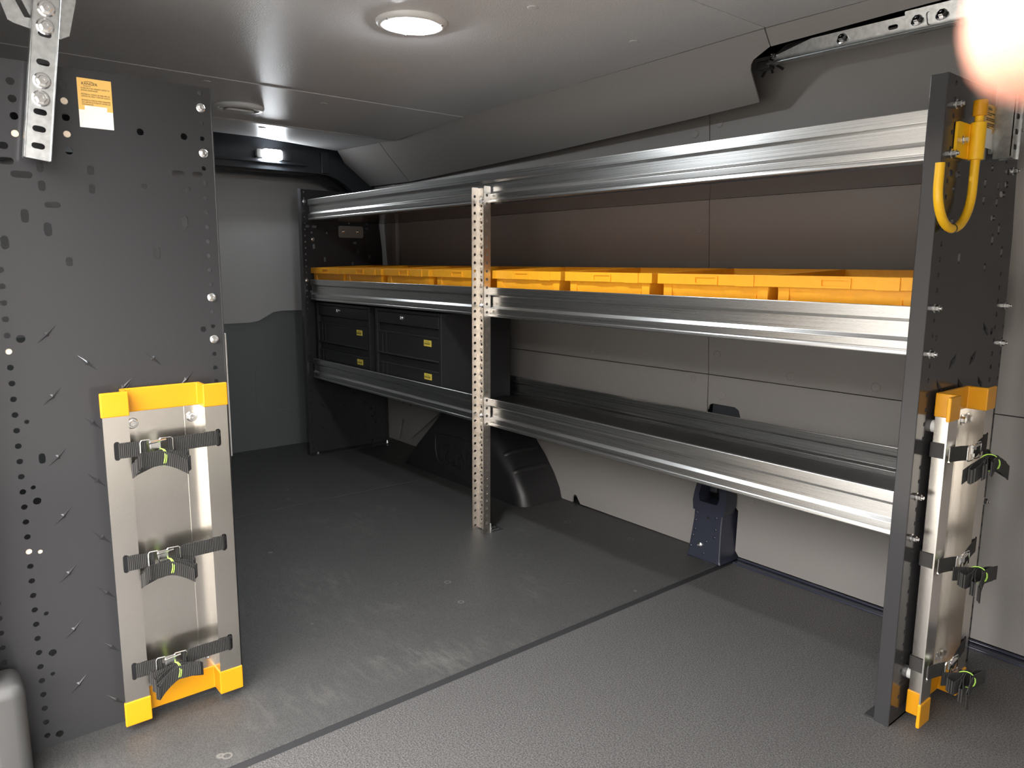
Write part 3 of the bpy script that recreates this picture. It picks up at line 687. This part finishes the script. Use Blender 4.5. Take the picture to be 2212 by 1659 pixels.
# ================================================================== STRAP RACKS (hat-section channel, dipped yellow ends, three webbing straps)
def make_rack(xp, y0, label, slack=0.0, bundle_out=.010, zoff=0.0):
    """xp = face of the panel it is bolted to"""
    root = tag(empty('strap_rack', (xp + .03, y0 + .112, .014)), label, 'strap rack', 'aluminium strap racks with yellow ends')
    xw, xf, t = xp + .009, xp + .048, .0028
    z0, z1 = .014, .674
    ys = (0, .041, .184, .2245)
    SZ = (.5635, .3435, .1235)
    b = MB()
    for a, c in ((ys[0], ys[1] + t), (ys[2] - t, ys[3])):
        sc = y0 + a + .0205 if a == 0 else y0 + ys[3] - .0205
        V, F = fill2d([[(y0 + a, z0 + .01), (y0 + c, z0 + .01), (y0 + c, z1 - .01), (y0 + a, z1 - .01)]] + [slot(sc, z, .0105, .036) for z in SZ], t)
        b.add(V, F, 0, lambda u, v, w: (xf - t / 2 + w, u, v))
    b.box(xw, xf - t, y0 + ys[1], y0 + ys[1] + t, z0 + .01, z1 - .01); b.box(xw, xf - t, y0 + ys[2] - t, y0 + ys[2], z0 + .01, z1 - .01)
    b.box(xw, xw + t, y0 + ys[1] + t, y0 + ys[2] - t, z0 + .01, z1 - .01)
    b.box(xw + t, xw + t + .0015, y0 + .152, y0 + .156, z0 + .012, z1 - .012)
    b.build('channel', 'mill_sheet', root)
    # dipped end caps: thicker copy of the section
    e = .0022
    def cap(za, zb):
        o = [(ys[0] - e, xf + e), (ys[1] + t + e, xf + e), (ys[1] + t + e, xw + t + e), (ys[2] - t - e, xw + t + e), (ys[2] - t - e, xf + e), (ys[3] + e, xf + e), (ys[3] + e, xf - t - e), (ys[2] + e, xf - t - e), (ys[2] + e, xw - e), (ys[1] - e, xw - e), (ys[1] - e, xf - t - e), (ys[0] - e, xf - t - e)]
        MB().prism([(q, y0 + p) for p, q in o], za, zb, 'z').build('end_cap', 'yellow_cap', root, bevel=.0024, seg=3, angle=30)
    cap(z1 - .046, z1); cap(z0, z0 + .050)
    for yy, zz in ((ys[1] + .016, z1 - .068), (ys[2] - .018, z1 - .068), (ys[2] - .018, z0 + .078), (ys[1] + .016, z0 + .078)):
        inst('bolt', BIGBOLT, (xw + t, y0 + yy, zz), root, TO_PX, .8)
        MB().cyl((xp, y0 + yy, zz), (xw, y0 + yy, zz), .012, n=18).build('spacer', 'white_plastic', root)
    for i, z in enumerate(SZ):
        z += zoff
        rnd = random.Random(i * 7 + int(y0 * 100))
        ya, yb = y0 + .0205, y0 + ys[3] - .0205
        ym = y0 + .098
        s_ = MB()
        xo = xf + .0022 + slack
        # around the back of both side folds and through the slots
        s_.ribbon([(xw - .0024, y0 + ys[1] - .002, z), (xf - .010, y0 + .0375, z), (xf - .004, y0 + .028, z), (xf + .0012, y0 + .0235, z), (xf + .0022, y0 + .032, z), (xf + .0022 + slack * .5, y0 + .052, z), (xo, ym - .028, z - .001)], .0285)
        s_.ribbon([(xo, ym + .010, z - .001), (xf + .0022 + slack * .6, ym + .04, z), (xf + .0022, yb - .014, z), (xf + .0012, yb - .002, z), (xf - .006, yb + .003, z), (xw + .004, y0 + ys[2] + .004, z)], .0285)
        s_.ribbon([(xw - .0026, y0 + ys[1] - .002, z), (xw - .0026, y0 + ys[2] + .002, z)], .0285)
        strap = s_.build('strap', 'webbing', root)
        # buckle: bent wire frame plus cam body
        k = MB()
        def loop(yc, w_, h_, dx):
            q = [(xo + dx, yc - w_, z - h_), (xo + dx + .002, yc + w_, z - h_), (xo + dx + .002, yc + w_, z + h_), (xo + dx, yc - w_, z + h_)]
            pts = []
            for a in range(4):
                p, n_ = Vector(q[a]), Vector(q[(a + 1) % 4]); pts += [p.lerp(n_, .12), p.lerp(n_, .5), p.lerp(n_, .88)]
            k.tube(pts + [pts[0]], .0013, 6, caps=False)
        loop(ym + .006, .012, .0155, .003); loop(ym - .030, .009, .0155, .003)
        k.box(xo + .002, xo + .0055, ym - .024, ym - .004, z - .003, z + .0135); k.cyl((xo + .0065, ym - .025, z + .009), (xo + .0065, ym + .006, z + .012), .0022, n=8)
        k.build('buckle', 'zinc', strap, smooth=False)
        # gathered slack: serpentine of webbing pinched by a rubber band
        L = 7; path = []
        half = .046 + rnd.uniform(-.003, .004)
        zc = z - .017 - rnd.uniform(0, .004)
        xb = xo + bundle_out
        flip = -1 if rnd.random() < .6 else 1
        for j in range(L):
            d_ = 1 if j % 2 == 0 else -1
            spread = (j - (L - 1) / 2)
            for kk in range(13):
                u = -1 + 2 * kk / 12
                au = abs(u)
                fan = .0028 + .0052 * au ** 1.2
                x_ = xb + spread * fan + .004 * math.cos(u * 3 + j)
                uy = d_ * u
                droop = -.011 * au ** 1.5 + spread * (.0052 if uy < 0 else .0040) * au ** 1.3 * (1 if uy < 0 else -1) * flip
                path.append((x_, ym - .004 + d_ * u * half * (1 - .07 * (spread + 3) / 3 + .06 * rnd.random() * 0), zc + droop))
            if j < L - 1:
                x_e = path[-1]; sp2 = spread + .5
                path.append((xb + sp2 * .008, x_e[1] + d_ * .0045, x_e[2] - .001))
        bd = MB(); bd.ribbon(path, .0275, .0018); bd.build('slack_bundle', 'webbing', strap, smooth=False)
        rb = MB(); pts = []
        for a in range(16):
            th = 2 * math.pi * a / 16; pts.append((xb + .0160 * math.cos(th), ym - .004 + .0015 * math.sin(th * 2) + .001 * math.cos(th), zc + .0162 * math.sin(th)))
        rb.tube(pts + [pts[0]], .0010, 6, caps=False); pts = [(p[0] * 1.0, p[1] + .003, p[2] - .001) for p in pts]; rb.tube(pts + [pts[0]], .0008, 6, caps=False)
        rb.build('rubber_band', 'green_band', strap, smooth=True)
    return root
make_rack(-1.553, .2725, 'aluminium strap rack with yellow ends bolted on the left end panel')
make_rack(-.577, 1.474, 'aluminium strap rack with yellow ends seen edge-on on the right end panel', slack=.012, bundle_out=.030)

# ================================================================== CABLE HOOK on the right end panel
hk = tag(empty('cable_hook', (-.56, 1.53, .97)), 'bright yellow painted steel cable hook bolted on the right end panel', 'hook')
b = MB(); V, F = fill2d([rrect(1.500, 1.106, 1.556, 1.168, .004)], .005); b.add(V, F, 0, lambda u, v, w: (-.573 + w, u, v)); b.box(-.576, -.566, 1.550, 1.560, 1.106, 1.168)
b.build('mount_plate', 'yellow_paint', hk, bevel=.001)
inst('bolt', BOLT, (-.5705, 1.528, 1.138), hk, TO_PX)
XR = -.558; YRD = 1.557
MB().cyl((XR, YRD, 1.104), (XR, YRD, 1.170), .0130, n=24).build('barrel', 'yellow_paint', hk, smooth=False, bevel=.0012)
pts = [(XR, YRD, 1.185), (XR, YRD, 1.052)]
RU = .0755
for i in range(1, 25):
    a = math.pi * i / 24
    pts.append((XR, YRD - RU + RU * math.cos(a), 1.052 - RU * .98 * math.sin(a) * 1.0))
pts += [(XR, YRD - 2 * RU, 1.072), (XR, YRD - 2 * RU, 1.086)]
MB().tube(pts, .0078, 16).build('hook_rod', 'yellow_paint', hk, autosmooth=True)
MB().cyl((XR, YRD, 1.181), (XR, YRD, 1.209), .0122, n=24).build('rod_cap', 'yellow_cap', hk, bevel=.002)
b = MB(); V = []
rg = []
for i in range(20):
    th = 2 * math.pi * i / 20; rg.append((XR + .0082 * math.cos(th), YRD - RU + .001, 1.052 - RU * .98 + .0082 * math.sin(th)))
MB().tube(rg + [rg[0]], .0012, 6, caps=False).build('sleeve_joint', 'wire_black', hk)

# ================================================================== GALVANISED STRUTS
def strut(name, top, bot, axis_w, face, w, d, slots_t, bolts_t, label):
    """open channel strip from bot to top; axis_w = unit vector across, face = unit vector out of the face"""
    top, bot = Vector(top), Vector(bot); up = (top - bot); L = up.length; up.normalize()
    ac = Vector(axis_w); ac = (ac - up * ac.dot(up)).normalized(); fc = Vector(face)
    root = tag(empty(name, bot), label, 'strut')
    tf = lambda u, v, q: tuple(bot + ac * u + up * v + fc * q)
    b = MB(); V, F = fill2d([rrect(-w / 2, 0, w / 2, L, .003)] + [slot(0, t, .020, .0100) for t in slots_t], .002); b.add(V, F, 0, tf)
    for s_ in (-1, 1):
        V = [(s_ * w / 2, 0, -d), (s_ * (w / 2 - .002), 0, -d), (s_ * (w / 2 - .002), 0, .004), (s_ * w / 2, 0, .004)]
        V += [(u, L, q) for u, _, q in V]
        b.add(V, [(0, 1, 2, 3), (7, 6, 5, 4)] + [(i, (i + 1) % 4, 4 + (i + 1) % 4, 4 + i) for i in range(4)], 0, tf)
    b.build('channel', 'galvanised', root, bevel=.0006, seg=1)
    m3 = Matrix((ac, up, fc)).transposed()
    if m3.determinant() < 0: m3 = Matrix((-ac, up, fc)).transposed()
    for t in bolts_t:
        inst('bolt', BIGBOLT, tuple(bot + up * t + fc * .001), root, m3.to_euler())
    return root
sl = strut('ceiling_strut', (-1.515, .258, 1.45), (-1.515, .2095, 1.080), (0, 1, 0), (1, 0, 0), .040, .016,
           (.022, .050, .078, .159, .205), (.100, .129, .217, .246), 'galvanised steel strut with slots and bolts in front of the left end panel')
b = MB(); V, F = fill2d([[(.178, 1.335), (.188, 1.302), (.196, 1.298), (.262, 1.284), (.276, 1.292), (.290, 1.35), (.290, 1.455), (.178, 1.455)], [(.196, 1.345), (.206, 1.345), (.222, 1.310), (.212, 1.310)]], .003)
b.add(V, F, 0, lambda u, v, w: (-1.536 + w, u, v)); b.box(-1.62, -1.535, .178, .290, 1.448, 1.452); b.build('ceiling_bracket', 'galvanised', sl, bevel=.0008, seg=1)
MB().box(-1.553, -1.531, .222, .236, 1.17, 1.22).build('spacer', 'galvanised', sl)
sr = strut('ceiling_strut', (-.541, 1.694, 1.44), (-.541, 1.694, 1.117), (0, 1, 0), (1, 0, 0), .036, .030,
           (.022, .050, .078), (.15, .20), 'galvanised steel strut rising behind the fingertip at the right end panel')
MB().box(-.577, -.571, 1.682, 1.706, 1.13, 1.30).build('spacer', 'galvanised', sr)

# ---- galvanised rail under the roof at upper right
rl = tag(empty('roof_rail', (-.6, 1.78, 1.43)), 'long galvanised steel rail with bolts and slotted plate under the roof edge', 'rail')
V, F = fill2d([[(-1.135, -.016), (.50, -.016), (.50, .020), (-1.02, .020), (-1.12, .002)], slot(-.83, .004, .022, .009), slot(-.50, .004, .022, .009), slot(-.3, .004, .022, .009)], .003)
RT = lambda u, v, w: (u, 1.778 + w - v * .45, 1.432 + v)
b = MB().add(V, F, 0, RT); b.box(-1.135, .50, 1.760, 1.786, 1.412, 1.4155); b.build('rail_channel', 'galvanised', rl, bevel=.0008, seg=1)
MB().box(-1.165, -1.128, 1.762, 1.79, 1.404, 1.424).build('rail_end', 'black_plastic', rl, bevel=.003)
V, F = fill2d([rrect(-.800, -.020, -.60, .026, .003), slot(-.752, .003, .012, .026)], .003); b = MB().add(V, F, 0, lambda u, v, w: RT(u, v, w - .006)); b.build('slotted_plate', 'galvanised', rl, bevel=.0006, seg=1)
tilt = Matrix(((1, 0, 0), (0, .41, -.912), (0, .912, .41))).to_euler()
for x, dy in ((-.945, -.002), (-.775, -.008), (-.725, -.008)): inst('bolt', BIGBOLT, (x, 1.776 + dy, 1.436), rl, tilt)
inst('bolt', BOLT, (-1.125, 1.774, 1.432), rl, tilt)
for k in range(3):
    pts = [(-1.17 + .03 * k, 1.80, 1.395 + .004 * k), (-1.14, 1.79 - .004 * k, 1.425), (-1.09, 1.778, 1.447 + .003 * k), (-1.02 + .03 * k, 1.772, 1.452), (-.95, 1.80, 1.47)]
    c = MB().tube(pts, .0035, 8).build('wire', 'wire_black', rl, smooth=True)

# ================================================================== LAMPS
def round_lamp(x, y, z, tilt_deg, lit, label):
    root = tag(empty('ceiling_lamp', (x, y, z)), label, 'lamp', 'round ceiling lamps')
    root.rotation_euler = (0, R_(tilt_deg), 0)
    def sub(mb, name, mat, **k):
        o = mb.build(name, mat, None, **k); o.parent = root; return o
    r = MB(); r.lathe([(.083, .006), (.083, .0005), (.079, -.006), (.072, -.009), (.060, -.0095), (.058, -.007)], 40)
    r_ = sub(r, 'trim_ring', 'fixture_white', smooth=True)
    l = MB(); V, F = fill2d([rrect(-.030, -.047, .030, .047, .018, 6)], .006); l.add(V, F, 0, lambda u, v, w: (u, v, -.0115 + w)); sub(l, 'lens', 'led_lens' if lit else 'lens_off', bevel=.001)
    s = MB()
    for a in (40, 160, 280): s.lathe([(.0035, 0), (.0035, .0015), (.002, .002)], 10, 0, lambda p, q, h, a=a: (.072 * math.cos(R_(a)) + p, .072 * math.sin(R_(a)) + q, -.0085 - h))
    sub(s, 'screws', 'zinc')
    return root
round_lamp(-1.548, .972, 1.4530, 1.0, True, 'lit round ceiling lamp with white trim near the middle of the roof')
round_lamp(-2.625, .960, 1.4265, 1.4, False, 'unlit round ceiling lamp nearer the rear doors')
rl2 = tag(empty('cargo_lamp', (-3.40, 1.375, 1.389)), 'bright lit cargo lamp on the dark frame above the rear doors', 'lamp')
b = MB(); V, F = fill2d([[(1.300, 1.372), (1.318, 1.412), (1.438, 1.414), (1.470, 1.370)]], .03); b.add(V, F, 0, lambda u, v, w: (-3.388 + w, u, v)); b.build('lamp_housing', 'black_plastic', rl2, bevel=.006, seg=3)
b = MB(); V, F = fill2d([rrect(1.332, 1.368, 1.420, 1.412, .012)], .02); b.add(V, F, 0, lambda u, v, w: (-3.378 + w, u, v)); b.build('lens', 'led_lens_rear', rl2, bevel=.003)
b = MB(); V, F = fill2d([rrect(1.304, 1.374, 1.328, 1.410, .006)], .02); b.add(V, F, 0, lambda u, v, w: (-3.380 + w, u, v)); b.build('side_reflector', 'fixture_white', rl2, bevel=.002)

# ================================================================== the photographer's hand at the upper right corner of the view
CW = cam.matrix_world.copy()
def cw(p): return CW @ Vector(p)
hand_pts = {
 'index': [((.0465, .0309, -.066), .0062), ((.0482, .0385, -.0655), .0067), ((.0550, .0560, -.060), .0072), ((.0740, .0700, -.042), .0082), ((.1080, .0560, -.006), .0095)],
 'middle': [((.068, .012, -.028), .0066), ((.078, .020, -.038), .0074), ((.094, .034, -.036), .0082), ((.116, .036, -.002), .0096)],
 'ring': [((.070, -.010, -.020), .0064), ((.082, -.004, -.034), .0072), ((.100, .012, -.034), .0080), ((.122, .016, .002), .0094)],
 'little': [((.078, -.030, -.012), .0056), ((.088, -.026, -.024), .0062), ((.104, -.010, -.026), .0070), ((.127, -.004, .006), .0086)],
 'thumb': [((.060, -.022, .034), .0078), ((.078, -.030, .040), .0090), ((.104, -.036, .044), .0105), ((.136, -.040, .040), .0135)],
}
b = MB()
def ball(p, r):
    V = []; F = []; n, m_ = 10, 6
    for i in range(1, m_):
        a = math.pi * i / m_; V += [tuple(Vector(p) + Vector((r * math.sin(a) * math.cos(2 * math.pi * k / n), r * math.sin(a) * math.sin(2 * math.pi * k / n), r * math.cos(a)))) for k in range(n)]
    t_i = len(V); V += [tuple(Vector(p) + Vector((0, 0, r))), tuple(Vector(p) - Vector((0, 0, r)))]
    for i in range(m_ - 2):
        for k in range(n): F.append((i * n + k, (i + 1) * n + k, (i + 1) * n + (k + 1) % n, i * n + (k + 1) % n))
    for k in range(n): F.append((t_i, k, (k + 1) % n)); F.append((t_i + 1, (m_ - 2) * n + (k + 1) % n, (m_ - 2) * n + k))
    b.add(V, F)
def chain(L):
    for (p, r), (q, s_) in zip(L, L[1:]): b.cyl(cw(p), cw(q), r, s_, n=12)
    for p, r in L: ball(cw(p), r)
for L in hand_pts.values(): chain(L)
wrist = (.172, -.052, .052)
for (p, r) in (hand_pts['index'][-1], hand_pts['middle'][-1], hand_pts['ring'][-1], hand_pts['little'][-1]): chain([(p, r * 1.05), (((p[0] + wrist[0]) / 2, (p[1] + wrist[1]) / 2, (p[2] + wrist[2]) / 2), .0145), (wrist, .021)])
chain([hand_pts['thumb'][-1], (((.136 + .172) / 2, -.046, .046), .018), (wrist, .021)])
chain([(wrist, .024), ((.215, -.12, .10), .029), ((.28, -.22, .17), .038)])
me, c = b.mesh('person', ['skin'], smooth=True)
hand = bpy.data.objects.new('person', me); COL.objects.link(hand); hand.location = c
md = hand.modifiers.new('remesh', 'REMESH'); md.mode = 'VOXEL'; md.voxel_size = .0013; md.use_smooth_shade = True
sm = hand.modifiers.new('smooth', 'SMOOTH'); sm.factor = .5; sm.iterations = 10
tag(hand, 'out-of-focus pink fingertip of the photographer at the upper right corner', 'hand')
